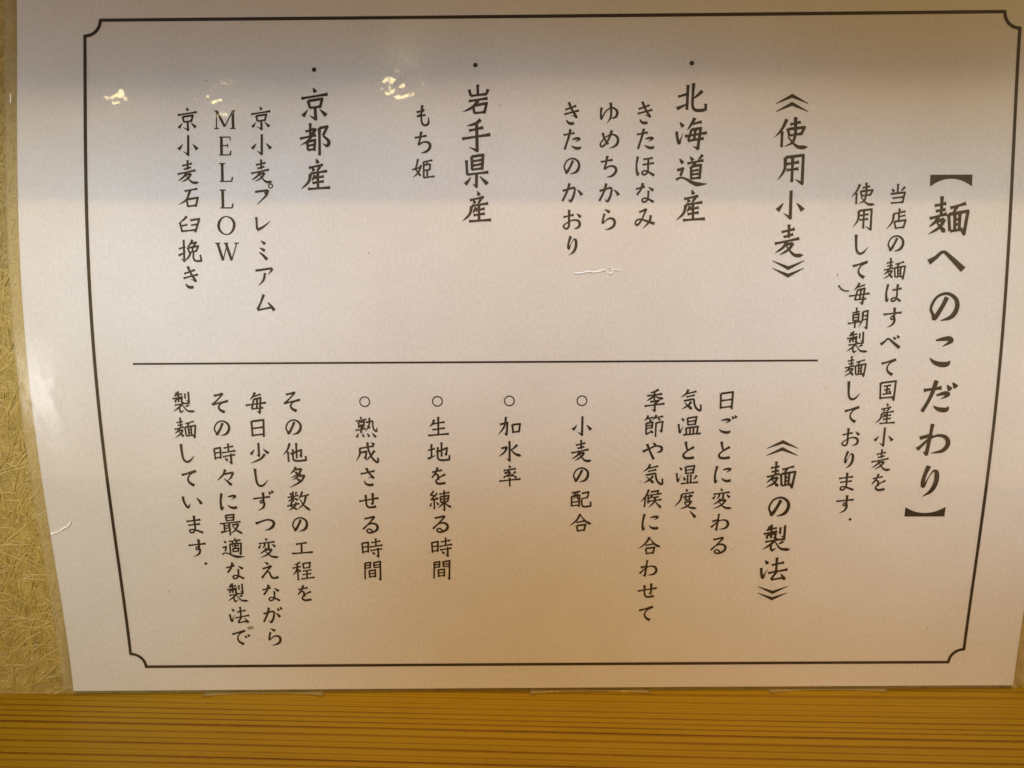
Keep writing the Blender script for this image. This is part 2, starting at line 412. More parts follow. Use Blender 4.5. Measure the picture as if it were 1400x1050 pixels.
# every letter as brush strokes in a 100 x 100 box, y down
G = {
    "麺": "v 33,8 32,52;h 17,29 43,24;h 20,41 42,37;h 7,57 45,47;p 26,53 20,64 6,76;z 22,64 40,58;p 40,58 30,76 5,92;n 23,66 32,76 43,88;h 52,34 87,24;p 67,30 63,38 58,46;v 49,47 53,85;k 50,48 92,41 85,91 76,82;v 63,47 64,82;v 74,46 74,82;h 65,60 73,58;h 65,71 73,69;h 54,85 82,81",
    "当": "v 51,12 50,46;d 26,31 36,43;p 79,24 72,32 62,41;z 22,52 79,46 71,86;h 30,69 73,64;h 24,88 74,84",
    "店": "d 57,8 62,22;h 38,31 84,22;p 38,31 33,62 10,92;v 58,28 58,60;h 60,43 84,37;v 41,61 47,90;z 42,62 86,56 77,88;h 47,88 77,84",
    "の": "w 55,28,1.3 45,50,1.15 30,75,1.3 26,68,.9 20,52,.8 32,28,.75 55,20,.85 75,32,1.1 79,52,1.3 68,72,1.25 44,81,.25",
    "へ": "w 9,52,1.6 24,42,1.1 41,29,.9 60,43,1.2 88,69,1.7",
    "べ": "w 9,60,1.6 24,49,1.1 39,36,.9 58,50,1.2 88,74,1.7;d 60,28 68,40;d 74,22 83,34",
    "こ": "w 36,24,.5 52,21,1.1 66,20,1.4 71,26,1.2 52,38,.2;w 25,64,.3 36,74,1.1 52,79,1.5 66,78,1.4 72,71,.5",
    "ご": "w 32,30,.5 48,27,1.1 62,26,1.4 67,31,1.2 50,42,.2;w 25,66,.3 36,75,1.1 52,80,1.5 66,79,1.4 72,72,.5;d 76,12 84,24;d 87,8 95,20",
    "だ": "h 17,37 58,31;w 45,14,1.4 37,44,1.2 28,66,1.1 17,87,1.2;w 47,49,.5 60,45,1.1 70,44,1.3 74,48,1.1 58,58,.2;w 42,73,.3 52,80,1.1 64,83,1.5 74,82,1.3 77,75,.5;d 70,25 79,37;d 82,19 92,31",
    "た": "h 18,32 62,24;w 46,9,1.4 38,40,1.2 31,62,1.1 22,89,1.2;w 52,50,.5 64,46,1.1 76,45,1.3 80,49,1.1 64,59,.2;w 48,73,.3 58,80,1.1 70,84,1.5 82,83,1.3 86,77,.5",
    "わ": "v 45,14 41,50;k 41,50 37,86 28,80;z 18,48 47,40;w 47,40,.9 30,60,.7 14,75,1.3;w 15,75,.9 35,54,.7 58,42,.8 78,46,1.2 85,62,1.4 74,78,1.2 48,84,.2",
    "り": "w 46,13,1.4 38,38,1.1 36,56,1.2 39,63,.9 48,42,.3 58,26,.6 66,30,1.3 67,52,1.4 58,74,1.2 38,89,.15",
    "は": "w 27,14,1.3 21,44,1.0 22,68,1.2 24,82,1.1 32,70,.2;h 45,38 82,31;w 66,14,1.4 64,40,1 64,60,1 58,78,.9 47,82,1 42,76,.9 50,69,.8 64,72,1 80,82,1.3",
    "す": "h 14,37 87,29;w 58,9,1.4 58,40,1.1 52,56,.8 44,54,.8 48,44,.7 57,47,1 60,62,1.2 52,78,1 30,90,.2",
    "ず": "h 10,40 80,31;w 52,12,1.4 52,43,1.1 46,58,.8 38,56,.8 42,47,.7 51,50,1 54,64,1.2 47,80,1 26,92,.2;d 75,8 83,20;d 86,3 94,14",
    "て": "w 18,40,1.3 40,34,1 62,27,1.2 78,23,1.4;w 74,25,1.0 52,38,.8 42,58,.9 48,74,1.2 66,86,1.7",
    "で": "w 12,38,1.3 32,32,1 54,25,1.2 70,21,1.4;w 66,23,1.0 44,37,.8 35,57,.9 41,74,1.2 60,86,1.7;d 66,44 74,55;d 78,38 87,49",
    "国": "v 20,20 23,88;k 21,21 83,13 79,92 70,84;h 34,35 64,30;h 37,50 61,46;v 49,32 48,66;h 32,68 67,63;d 56,53 63,60;h 24,84 78,79",
    "産": "d 53,6 58,19;h 31,32 72,23;d 41,31 46,41;p 63,27 59,35 53,43;h 36,48 84,41;p 36,49 30,72 9,92;p 49,52 45,60 39,69;h 48,61 74,56;v 57,47 57,88;h 41,75 74,70;h 28,92 92,88",
    "小": "k 53,10 52,88 32,74;w 31,46,.3 22,58,1.1 14,67,1.7;w 70,46,.3 80,57,1.2 88,67,1.8",
    "少": "k 49,8 48,64 38,58;w 31,36,.3 22,48,1.1 15,57,1.6;w 66,34,.3 77,44,1.2 87,53,1.7;p 72,56 54,76 11,95",
    "麦": "v 49,5 49,43;h 28,27 66,18;h 34,41 62,33;h 9,60 80,45;p 44,54 33,71 10,87;z 39,63 62,58;p 62,58 50,76 23,93;n 42,66 66,92 93,93",
    "を": "h 22,34 63,25;w 45,13,1.3 36,36,1 20,58,.8;w 21,57,.5 36,43,.8 45,47,1.1 46,68,1.3;w 76,43,1.3 58,52,.8 40,66,.9 38,77,1.1 50,84,1.3 76,80,1.3",
    "使": "p 37,12 24,39 3,63;v 24,46 23,91;h 47,27 77,20;v 40,38 45,60;z 42,40 88,35 78,56;h 45,58 79,53;w 62,6,1.4 62,52,1.1 54,77,1 31,89,.2;n 41,62 68,89 98,91",
    "用": "p 35,18 32,54 12,84;k 35,18 86,12 84,92 62,79;h 39,37 74,31;h 38,54 73,50;v 56,14 54,88",
    "毎": "p 49,8 40,24 26,39;h 42,25 71,16;w 42,36,1 37,58,1 32,75,1;h 31,76 78,71;k 42,37 70,30 63,92 50,84;h 8,61 91,50;v 56,36 52,73",
    "朝": "h 25,31 54,24;v 42,8 41,32;v 28,38 30,63;z 29,39 52,34 50,61;h 31,50 50,47;h 30,62 51,58;h 8,73 60,64;v 38,60 37,91;p 68,26 66,60 52,89;k 68,26 88,21 85,93 72,84;h 70,43 85,40;h 69,59 84,55",
    "製": "p 28,10 24,18 16,27;h 20,23 49,16;h 9,36 51,27;v 33,5 33,50;v 20,39 21,52;k 21,40 47,34 45,50 40,47;v 60,14 60,36;k 74,7 74,48 63,42;d 47,48 53,56;h 16,62 78,52;p 45,59 30,73 9,88;v 34,72 36,90;t 36,92 44,88 52,82;p 72,60 66,65 57,69;n 46,61 66,85 96,88",
    "北": "v 40,15 37,85;h 12,48 40,40;t 8,82 24,75 43,66;w 56,10,1.3 54,40,1 53,70,1 57,83,1.1 68,87,1.2 88,86,1.2;v 90,88 91,68;p 81,32 68,44 55,54",
    "海": "d 17,18 27,31;w 8,44,1.2 10,62,1.1 15,77,1.3 20,66,.6 27,48,.15;p 60,6 50,24 38,41;h 54,23 80,17;w 50,39,1 46,56,1 41,70,1;h 40,71 86,64;k 50,40 77,35 69,93 55,86;h 32,58 95,48;v 62,39 58,69",
    "道": "d 17,19 27,33;z 10,52 27,47 20,68;w 7,79,1.1 20,73,.8 34,76,.9 54,87,1.4 70,92,1.7 96,91,.3;d 47,13 56,25;p 83,8 78,15 70,23;h 39,33 86,24;p 62,30 58,36 53,43;v 50,42 51,78;z 50,42 78,37 75,77;h 54,54 72,51;h 54,64 72,62;h 51,76 75,73",
    "岩": "v 56,9 56,38;v 31,23 36,41;h 36,41 80,36;p 85,22 83,31 79,40;h 30,56 84,48;p 57,53 42,72 12,87;v 42,68 46,91;z 43,69 81,62 74,91;h 46,90 76,87",
    "手": "p 64,7 48,18 23,25;h 30,38 71,29;h 10,61 91,49;k 52,18 53,95 29,84",
    "県": "v 37,9 38,48;z 37,10 70,5 67,47;h 41,23 66,19;h 41,35 66,31;h 38,47 67,43;v 22,20 24,62;h 24,61 85,54;k 51,58 50,95 39,87;w 35,68,.3 27,79,1 18,89,1.6;w 60,66,.3 71,77,1.1 82,88,1.7",
    "姫": "w 31,12,1.3 26,34,1 22,52,1 30,64,1 40,78,1.3;p 43,36 32,64 9,86;h 7,54 45,44;h 52,24 88,17;v 53,24 53,86;h 57,36 80,32;v 79,32 77,56;v 67,20 66,36;h 57,57 78,54;v 67,55 67,84;h 52,86 96,80",
    "京": "d 46,5 53,18;h 12,35 88,23;v 31,41 37,63;z 32,42 72,36 65,62;h 37,62 66,58;k 51,60 53,94 33,83;w 30,67,.3 23,77,1 16,86,1.6;w 64,66,.3 74,75,1.1 83,84,1.7",
    "都": "h 23,29 47,22;v 37,5 37,43;h 7,49 53,39;p 53,20 32,53 7,69;v 28,58 30,83;z 29,58 50,53 48,84;h 31,69 48,66;h 31,82 49,78;v 63,18 63,97;z 63,19 86,15 73,41;w 73,41,.7 86,52,1.2 90,61,1.4 84,70,1.2 72,63,.2",
    "石": "h 35,23 86,14;p 57,20 42,56 11,77;v 42,55 48,85;z 44,56 87,49 78,85;h 48,83 80,79",
    "臼": "p 42,18 30,31 14,42;v 14,42 22,80;h 22,56 43,51;z 55,34 91,29 74,82;h 58,54 80,50;h 22,77 76,72",
    "挽": "h 7,43 33,34;k 27,7 27,91 14,80;t 5,69 20,62 36,53;p 62,7 52,24 39,37;z 56,22 76,17 64,35;v 42,38 48,58;z 43,39 84,32 75,53;v 62,36 60,56;h 47,57 77,51;p 53,56 44,76 26,92;w 65,54,1.1 63,74,1 68,88,1.1 80,91,1.2 96,90,1.2;v 95,92 91,66",
    "法": "d 20,20 30,33;w 10,46,1.2 12,64,1.1 17,80,1.3 22,68,.6 31,50,.15;h 42,37 80,28;v 57,11 57,60;h 33,64 93,52;w 59,60,1.1 50,74,1 43,86,1.1;h 43,87 82,80;d 72,66 87,87",
    "日": "v 27,22 28,86;z 28,23 76,17 73,88;h 32,52 73,47;h 28,81 74,76",
    "変": "d 46,6 52,18;h 17,32 84,23;p 42,28 40,42 31,53;k 58,27 57,52 50,47;w 25,38,.4 20,46,1 15,53,1.4;d 71,33 85,47;p 48,52 36,66 17,78;z 40,62 70,57;p 70,57 52,80 18,97;n 38,64 66,90 97,94",
    "気": "p 42,6 32,24 12,39;h 36,23 75,14;h 34,37 68,29;z 24,53 65,45;w 65,45,1.1 68,66,1.1 76,83,1.2 90,93,1.3 95,88,1;v 95,92 94,68;p 55,56 42,72 17,87;d 28,60 58,87",
    "温": "d 18,19 28,31;w 7,44,1.2 9,62,1.1 13,80,1.3 19,68,.6 27,52,.15;v 42,19 45,50;z 43,20 79,15 74,49;h 46,34 74,31;h 45,48 75,45;v 37,61 40,86;z 38,62 86,55 82,84;v 54,60 54,85;v 68,58 68,84;h 27,90 99,84",
    "湿": "d 18,19 28,31;w 7,44,1.2 9,62,1.1 13,80,1.3 19,68,.6 27,52,.15;v 42,17 45,48;z 43,18 79,13 74,47;h 46,32 74,29;h 45,46 75,43;v 53,52 53,85;v 66,50 66,84;d 35,60 43,76;p 90,54 85,64 77,73;h 26,90 97,84",
    "度": "d 49,8 54,21;h 32,32 82,24;p 32,33 26,60 3,87;h 38,46 78,39;v 48,36 49,58;v 66,33 64,56;h 48,58 66,55;z 44,68 74,62;p 74,62 58,84 26,97;n 43,70 66,90 97,95",
    "季": "p 67,7 50,16 30,22;h 21,33 82,25;v 50,16 50,50;p 48,31 38,42 18,54;n 53,31 66,41 87,45;z 34,58 69,52 52,66;k 52,64 53,95 38,88;h 11,75 92,65",
    "節": "p 28,9 22,21 11,32;h 22,23 48,17;d 32,23 39,34;p 61,7 55,17 46,28;h 56,19 88,13;d 68,19 75,30;v 20,41 20,88;z 20,42 46,37 44,63;h 23,52 44,50;h 22,63 45,60;t 19,88 32,82 46,73;d 37,70 48,83;v 60,40 59,99;k 60,41 87,35 83,77 72,70",
    "や": "w 9,57,1.4 36,44,1 62,33,.9 82,36,1.2 87,46,1.4 82,56,1.2 66,60,.3;d 50,18 61,30;w 26,24,1.4 38,54,1.1 55,90,1.4",
    "候": "p 40,11 28,40 6,65;v 26,45 24,89;v 38,33 38,72;z 48,22 79,16 76,33;h 45,36 93,29;p 54,37 49,45 41,53;h 55,47 82,42;h 41,63 94,55;p 67,46 64,66 40,90;n 69,64 80,78 94,92",
    "合": "p 51,13 34,42 5,67;n 53,21 74,46 98,59;h 35,51 68,44;v 36,64 40,91;z 37,65 73,60 66,90;h 40,88 67,84",
    "配": "h 13,23 48,17;v 13,38 13,84;z 14,39 46,34 44,86;p 26,22 26,40 22,53;w 36,21,1 36,44,1 43,52,1;h 16,65 43,61;h 14,81 45,77;z 54,27 83,20 79,45;h 56,49 80,44;w 56,48,1.1 55,70,1.1 62,84,1.1 78,84,1.2 93,82,1.3;v 93,84 92,62",
    "加": "k 11,43 42,35 38,86 27,78;w 36,11,1.3 31,45,1.1 20,66,.9 4,86,.2;v 61,43 65,80;z 62,44 93,41 88,76;h 65,75 90,72",
    "水": "k 50,8 50,92 36,80;z 16,39 40,33;p 40,33 28,56 5,74;p 81,24 70,36 54,47;n 53,42 72,62 98,72",
    "率": "d 47,6 53,18;h 25,29 76,21;z 49,28 40,38 54,38;z 54,38 40,54 60,50;d 58,43 65,54;d 27,35 37,44;t 25,60 31,55 38,49;p 75,34 70,38 63,43;d 66,51 78,61;h 7,75 95,66;v 50,60 50,99",
    "生": "p 35,21 28,38 15,51;h 30,38 78,31;v 52,9 51,86;h 27,63 78,56;h 9,87 94,80",
    "地": "h 7,45 36,38;v 22,19 21,74;t 5,81 20,75 39,65;k 40,53 85,35 81,64 72,58;v 63,11 62,72;w 48,31,1.2 46,60,1 48,80,1.1 62,87,1.2 94,85,1.2;v 94,87 94,66",
    "練": "z 27,10 13,28 27,32;z 41,20 15,49 39,46;d 34,37 43,48;v 27,48 27,92;w 17,62,.3 13,70,1 9,79,1.4;d 36,59 45,72;h 49,25 92,17;k 69,7 69,96 59,88;v 52,36 55,62;z 52,37 88,31 83,57;h 55,48 84,44;h 55,60 84,56;p 66,60 58,72 41,86;n 71,60 82,74 99,83",
    "る": "w 27,26,1.1 46,22,1 64,18,1.2 66,22,1.1 46,46,.8 20,72,.9 28,62,.6 48,49,.9 68,48,1.1 80,60,1.3 76,76,1.3 58,87,1.1 42,88,1 35,80,.9 42,72,.8 52,75,.9 58,84,.9",
    "時": "v 12,31 14,78;z 12,32 38,27 36,74;h 15,50 37,46;h 14,71 37,67;h 51,29 90,21;v 70,9 70,44;h 43,49 98,40;h 45,65 95,57;k 78,52 78,94 66,84;d 53,70 63,83",
    "間": "v 20,17 17,92;z 20,18 43,14 41,41;h 22,29 41,26;h 21,41 42,38;k 56,16 85,10 82,95 72,87;v 57,15 58,39;h 58,27 83,24;h 58,38 83,35;v 36,52 37,86;z 36,53 62,49 61,84;h 38,67 62,64;h 37,81 62,78",
    "熟": "d 29,6 34,16;h 10,25 54,18;v 20,30 23,44;z 21,31 45,27 42,42;h 23,43 43,40;z 18,50 43,45 32,55;k 32,54 31,72 24,68;h 8,64 50,55;w 66,11,1.2 65,36,1 58,54,.9 46,68,.2;z 51,31 79,24;w 79,24,1.1 79,46,1 84,62,1.1 93,67,1.2 95,52,.4;d 55,44 67,55;w 21,76,.3 16,84,1 11,93,1.5;d 35,77 41,91;d 55,76 63,91;d 75,75 90,93",
    "成": "h 21,35 80,25;w 22,35,1.2 21,60,1.1 5,90,.2;k 26,53 49,47 44,77 34,70;w 54,9,1.3 57,40,1.1 72,76,1.2 90,94,1.3 95,88,1;v 95,93 95,74;p 82,44 66,66 44,88;d 69,9 82,21",
    "さ": "h 21,39 79,26;w 44,13,1.4 56,36,1.1 73,56,1.2 66,54,.7 50,54,.2;w 33,68,.5 42,82,1.1 56,87,1.4 72,85,1.5",
    "せ": "h 9,53 90,39;w 37,25,1.4 38,50,1 39,68,1 46,79,1.1 62,80,1.2 79,76,1.4;w 66,17,1.4 66,50,1.1 64,66,1 56,60,.3",
    "そ": "w 27,20,1.2 44,17,1 60,13,1.3 60,16,1 40,38,.8 18,58,1.2;w 18,57,1.0 46,50,.9 66,46,1.1 83,41,1.3;w 76,43,.9 54,52,.8 44,66,1 50,79,1.3 67,88,1.7",
    "他": "p 31,12 20,40 1,63;v 22,47 22,91;k 31,58 76,40 74,68 65,63;v 57,11 56,76;w 42,37,1.2 41,66,1 43,82,1.1 58,87,1.2 94,84,1.2;v 94,86 92,66",
    "多": "p 50,7 40,24 25,37;z 47,20 72,15;p 72,15 58,38 26,55;d 43,27 54,37;p 67,35 52,52 33,63;z 62,48 83,43;p 83,43 66,70 19,97;d 49,57 62,67",
    "数": "d 17,14 25,26;p 46,11 42,17 37,23;h 7,35 52,26;v 30,9 30,53;p 28,36 20,46 6,53;d 33,36 48,47;w 26,50,1.1 18,70,1 28,78,1 42,88,1.3;p 42,57 32,76 7,93;h 3,73 54,62;p 69,9 62,26 51,43;h 62,31 96,23;p 83,28 72,62 43,91;n 57,43 74,72 99,93",
    "工": "h 27,34 73,27;v 50,31 49,74;h 8,77 96,70",
    "程": "p 39,11 28,18 13,23;h 5,39 41,31;v 26,18 26,96;p 25,39 18,56 3,71;d 28,44 39,55;v 50,17 53,42;z 50,18 81,13 76,39;h 53,39 77,36;h 47,53 84,47;v 65,50 64,86;h 45,69 83,64;h 39,89 96,82",
    "つ": "w 11,46,1.4 34,37,1 60,29,.9 80,33,1.2 87,44,1.4 82,58,1.4 68,70,1.2 46,77,.2",
    "え": "d 35,11 49,23;w 23,43,1.1 42,37,1 59,31,1.3 54,38,1 40,56,.9 17,86,1.3;w 18,85,.7 38,62,.7 49,58,.9 54,70,1.1 60,83,1.2 74,86,1.3 88,80,1.3",
    "な": "h 15,37 51,27;w 43,13,1.4 35,37,1.1 19,60,1.1;d 65,29 85,43;w 65,43,1.2 64,62,1 62,76,1 54,86,.9 44,87,1 40,79,.9 47,73,.8 62,75,1 86,88,1.3",
    "か": "w 14,43,1.2 34,37,1 56,31,1.1 62,37,1.1 58,60,1.2 50,78,1.3 44,84,1.1 35,75,.2;w 41,13,1.4 32,44,1.1 13,83,1.1;w 71,38,.4 82,48,1.2 90,60,1.7",
    "が": "w 10,46,1.2 30,40,1 50,34,1.1 56,40,1.1 53,62,1.2 45,80,1.3 39,86,1.1 30,77,.2;w 36,16,1.4 27,47,1.1 9,85,1.1;w 63,42,.4 73,51,1.2 80,62,1.7;d 70,19 79,31;d 82,13 91,25",
    "ら": "d 35,11 55,23;w 34,28,1.2 29,46,1 27,64,1.2 36,58,.6 50,48,.9 66,48,1.2 74,58,1.4 72,74,1.3 58,86,1.1 36,92,.2",
    "き": "h 25,37 68,22;h 21,55 79,40;w 39,8,1.4 52,38,1.1 69,66,1.3 62,63,.7 48,60,.2;w 29,77,.6 36,87,1.2 46,91,1.5 60,90,1.4",
    "ほ": "w 22,13,1.3 17,44,1.0 18,70,1.2 22,86,1.1 29,74,.2;h 44,25 82,19;h 41,46 86,39;w 64,22,1.1 63,50,1 62,70,1 54,83,.9 43,84,1 39,77,.9 46,70,.8 62,73,1 88,88,1.3",
    "み": "w 29,23,1.1 42,18,1 55,13,1.3 52,22,1 42,46,.9 30,66,1 19,74,1 14,66,.9 18,56,.8 34,51,.9 58,58,1.1 90,69,1.4;w 75,35,1.3 69,60,1.1 43,88,.3",
    "ゆ": "w 22,28,1.3 19,50,1.1 21,72,1.2 26,64,.8 40,42,.7 62,29,.8 80,38,1.2 84,52,1.3 77,66,1.2 59,71,.3;w 58,9,1.4 60,46,1.1 57,68,1 43,91,.2",
    "め": "w 26,23,1.3 34,48,1 48,68,1.2;w 63,13,1.4 48,52,1 30,74,1 20,76,1 18,64,.8 36,42,.7 60,30,.8 80,36,1.1 87,52,1.3 79,72,1.2 52,85,.2",
    "ち": "h 19,33 66,25;w 45,9,1.4 39,40,1 34,60,1 50,51,.8 68,50,1.1 79,60,1.4 76,76,1.3 62,88,1.1 42,93,.2",
    "も": "w 50,9,1.4 46,42,1 46,70,1 52,85,1.1 64,88,1.1 74,78,1.1 73,56,.4;w 27,37,1.2 40,34,1 55,29,1.1 44,42,.5 28,54,1;h 29,54 62,48",
    "と": "w 39,14,1.5 42,34,1.1 48,52,1.1;w 74,37,1.4 46,54,.9 31,70,1.1 36,82,1.3 52,85,1.4 76,82,1.5",
    "に": "w 26,14,1.4 20,44,1.1 19,66,1.2 22,85,1.2 30,72,.2;w 50,31,.6 64,27,1.1 77,26,1.3 80,31,1.1 64,42,.2;w 46,65,.3 56,75,1.1 70,79,1.5 85,76,1.5",
    "お": "h 17,42 58,33;w 40,13,1.4 39,50,1.1 39,76,1.1 30,88,1 17,80,.9 26,68,.7 54,54,.8 76,57,1.2 82,70,1.3 76,82,1.2 60,88,.3;d 70,28 86,43",
    "い": "w 13,28,1.3 16,52,1.1 24,70,1.2 32,76,1.2 40,60,.2;w 69,35,.5 80,48,1.2 87,62,1.7",
    "ま": "h 17,34 76,26;h 23,51 72,45;w 50,8,1.4 50,44,1.1 50,66,1 42,82,.9 31,84,1 26,76,.9 34,70,.8 52,73,1 82,85,1.3",
    "最": "v 33,7 36,34;z 34,8 68,4 65,31;h 37,19 66,16;h 37,32 66,28;h 7,45 94,36;v 24,42 24,82;v 46,41 46,98;h 26,55 46,52;h 26,66 46,63;t 7,84 30,79 53,72;z 57,51 84,46;p 84,46 70,72 48,90;n 57,54 76,76 99,90",
    "適": "d 16,17 25,28;z 8,49 24,44 18,66;w 4,80,1.1 16,73,.8 30,76,.9 52,87,1.4 70,91,1.7 98,90,.3;d 60,5 65,13;h 37,21 86,14;d 49,22 54,31;p 71,18 68,23 63,29;v 40,34 39,78;k 40,34 87,29 82,79 73,72;h 48,43 78,39;v 62,32 62,54;v 50,54 52,70;z 50,54 75,51 72,67;h 52,67 73,65",
    "々": "p 50,15 40,38 14,63;z 45,36 81,28;p 81,28 72,48 57,64;d 43,55 71,84",
    "プ": "z 23,29 75,22;w 75,22,1.3 66,44,1.1 30,79,.3;w 62,38,.8 64,32,1 74,24,1;o 85,6 8",
    "レ": "v 26,24 28,72;w 28,75,1.5 54,62,1.0 82,39,.2",
    "ミ": "d 43,13 59,27;d 37,41 57,53;w 35,59,.7 50,71,1.2 65,88,1.7",
    "ア": "z 17,27 84,18;w 84,18,1.3 80,28,1 66,43,.2;w 55,36,1.2 48,64,1.1 27,87,.2",
    "ム": "w 47,18,1.4 34,50,1 20,78,1.3;h 20,80 77,69;w 62,50,.6 76,65,1.2 87,82,1.7",
    "M": "l 18,16 17,84 4;l 19,17 50,78 8;l 50,78 81,17 4;l 82,16 83,84 9;l 9,85 27,85 4;l 70,85 93,85 4;l 9,16 23,16 4;l 78,16 92,16 4",
    "E": "l 36,16 36,84 9;l 27,15 70,15 4;l 71,14 71,29 3;l 36,48 60,48 4;l 61,41 61,56 3;l 27,85 70,85 4;l 73,69 70,86 5",
    "L": "l 38,16 38,84 9;l 26,15 50,15 4;l 27,85 74,85 4;l 78,68 74,86 5",
    "O": "w 50,14,.5 32,22,.9 21,40,1.3 20,60,1.3 31,78,.9 50,86,.5 68,78,.9 79,60,1.3 80,40,1.3 69,22,.9 50,14,.5",
    "W": "l 3,16 24,16 4;l 13,16 33,84 9;l 33,84 50,24 4;l 46,16 67,84 9;l 67,84 89,16 4;l 38,16 56,16 4;l 79,16 98,16 4",
    "し": "w 27,13,1.5 28,45,1.2 31,74,1.1 42,88,1.2 58,84,1 77,62,.15",
}

# ------------------------------------------------------------------ the wall behind: ochre wallpaper with loose fibres
WY = 0.0011
def box(x0, x1, y0, y1, z0, z1):
    V = [(x, y, z) for z in (z0, z1) for y in (y0, y1) for x in (x0, x1)]
    F = [(0, 2, 3, 1), (4, 5, 7, 6), (0, 1, 5, 4), (2, 6, 7, 3), (0, 4, 6, 2), (1, 3, 7, 5)]
    return V, F
LEDGE_Z = -0.0014
wall = bpy.data.objects.new("wall", None); link(wall); wall.location = (0.1485, WY, LEDGE_Z)
tag(wall, "ochre washi papered wall with pale tangled fibres behind the notice", "wall")
V, F = box(-0.45, 0.45, 0, 0.03, 0, 0.42)
mesh_obj("wallpaper", V, F, GROUND, wall)
V, F = box(-0.45, 0.45, -0.061, -0.0002, 0.2635, 0.282)
mesh_obj("unseen_shelf_board", V, F, WOOD, wall)  # board out of view, added so its edge shades the sheet's top
fv, ff = [], []
def fibre(x, z, ang, length, curl, w):
    n = 9; P = []; a = ang
    for i in range(n):
        P.append((x, z)); a += curl / n + random.uniform(-0.12, 0.12)
        x += math.cos(a) * length / n; z += math.sin(a) * length / n
    P = np.array(P); T = np.gradient(P, axis=0); T /= np.linalg.norm(T, axis=1, keepdims=True); b = len(fv)
    lift = random.uniform(0.00002, 0.00014)
    for i in range(n):
        ww = w * (0.35 if i in (0, n - 1) else 1.0); nx, nz = -T[i][1] * ww, T[i][0] * ww
        px, pz = P[i]; dy = lift + 0.00006 * math.sin(i * 1.3 + lift * 9e4)
        fv.extend([(px + nx, -dy + 0.00001, pz + nz), (px, -dy - ww * 0.5, pz), (px - nx, -dy + 0.00001, pz - nz)])
    for i in range(n - 1):
        q = b + 3 * i
        ff.append((q, q + 3, q + 4, q + 1)); ff.append((q + 1, q + 4, q + 5, q + 2))
for (x0, x1, z0, z1, cnt) in ((-0.215, -0.105, 0.002, 0.36, 13000), (0.135, 0.19, 0.002, 0.26, 4000), (-0.105, 0.135, 0.19, 0.26, 3500),
                              (0.19, 0.33, 0.002, 0.26, 6500), (-0.33, -0.215, 0.002, 0.26, 5000)):
    for _ in range(cnt):
        fibre(random.uniform(x0, x1), random.uniform(z0, z1), random.gauss(1.9, 0.9), random.uniform(0.005, 0.026),
              random.gauss(0, 0.5), random.choice((0.00005, 0.00007, 0.00009, 0.00012, 0.00016, 0.00024)))
fb = mesh_obj("paper_fibre", fv, ff, FIBRE, wall, smooth_shade=True)
tag(fb, kind="stuff")

# ------------------------------------------------------------------ the wooden ledge the notice stands on
led = bpy.data.objects.new("wooden_ledge", None); link(led); led.location = (0.1485, WY, LEDGE_Z)
tag(led, "honey coloured wooden ledge with fine straight grain under the notice", "ledge")
nx = 90
V, F = box(-0.45, 0.45, -0.16, 0.0, -0.03, 0)
mesh_obj("ledge_board", V, F, WOOD, led)

# ------------------------------------------------------------------ the laminated notice
notice = bpy.data.objects.new("laminated_notice", None); link(notice)
tag(notice, "white laminated notice with vertical Japanese brush lettering in a thin dark frame", "notice")
P, F, UV = grid(np.linspace(0, 297, 150), np.linspace(0, 210, 106), 0.0)
mesh_obj("paper", P, F, PAPER, notice, UV, True)
P, F, UV = grid(np.linspace(-3.0, 300, 304), np.linspace(-3, 211.2, 215), 0.16)
F = [f for f in F if not (P[f[0]][2] < 0.0 and (UV[f[0]][0] < -0.5 or UV[f[0]][0] > 297.5))]
film = mesh_obj("laminate_film", P, F, FILM, notice, UV, True)

# the cut rim of the film catches the light
RIM = mat_rim()
for (ue, name) in ((-3.0, "film_rim"), (300.0, "film_rim")):
    V, Fc = [], []
    for i, v in enumerate(np.linspace(-3, 209.6, 160)):
        for (du, dh) in ((-0.11, 0.05), (0.0, 0.22), (0.11, 0.05), (0.0, -0.05)): V.append(sheet(ue + du, v, dh))
    for i in range(159):
        for k in range(4): Fc.append((i * 4 + k, i * 4 + (k + 1) % 4, (i + 1) * 4 + (k + 1) % 4, (i + 1) * 4 + k))
    mesh_obj(name, V, Fc, RIM, notice, smooth_shade=True)

# frame with scooped corners
LW = 0.94
x0, x1, y0, y1, r = 19.15, 280.0, 8.6, 201.85, 4.4
ink = Ink()
path = []
def seg(a, b): return [tuple(np.array(a) + (np.array(b) - np.array(a)) * t) for t in np.linspace(0, 1, 90)]
def arc(cx, cy, a0, a1): return [(cx + r * math.cos(a), cy + r * math.sin(a)) for a in np.linspace(math.radians(a0), math.radians(a1), 14)]
for pts in (seg((x0 + r, y0), (x1 - r, y0)), arc(x1, y0, 180, 90), seg((x1, y0 + r), (x1, y1 - r)), arc(x1, y1, 270, 180),
            seg((x1 - r, y1), (x0 + r, y1)), arc(x0, y1, 0, -90), seg((x0, y1 - r), (x0, y0 + r)), arc(x0, y0, 90, 0)):
    ink.ribbon(pts, [LW] * len(pts))
for c in ((x0 + r, y0), (x1 - r, y0), (x1, y0 + r), (x1, y1 - r), (x1 - r, y1), (x0 + r, y1), (x0, y1 - r), (x0, y0 + r)): ink.disc(c, LW / 2, 12)
ink.build("border_line", notice)
ink = Ink(); pts = seg((30.0, 105.2), (227.0, 105.25)); ink.ribbon(pts, [0.56] * len(pts)); ink.build("divider_line", notice)

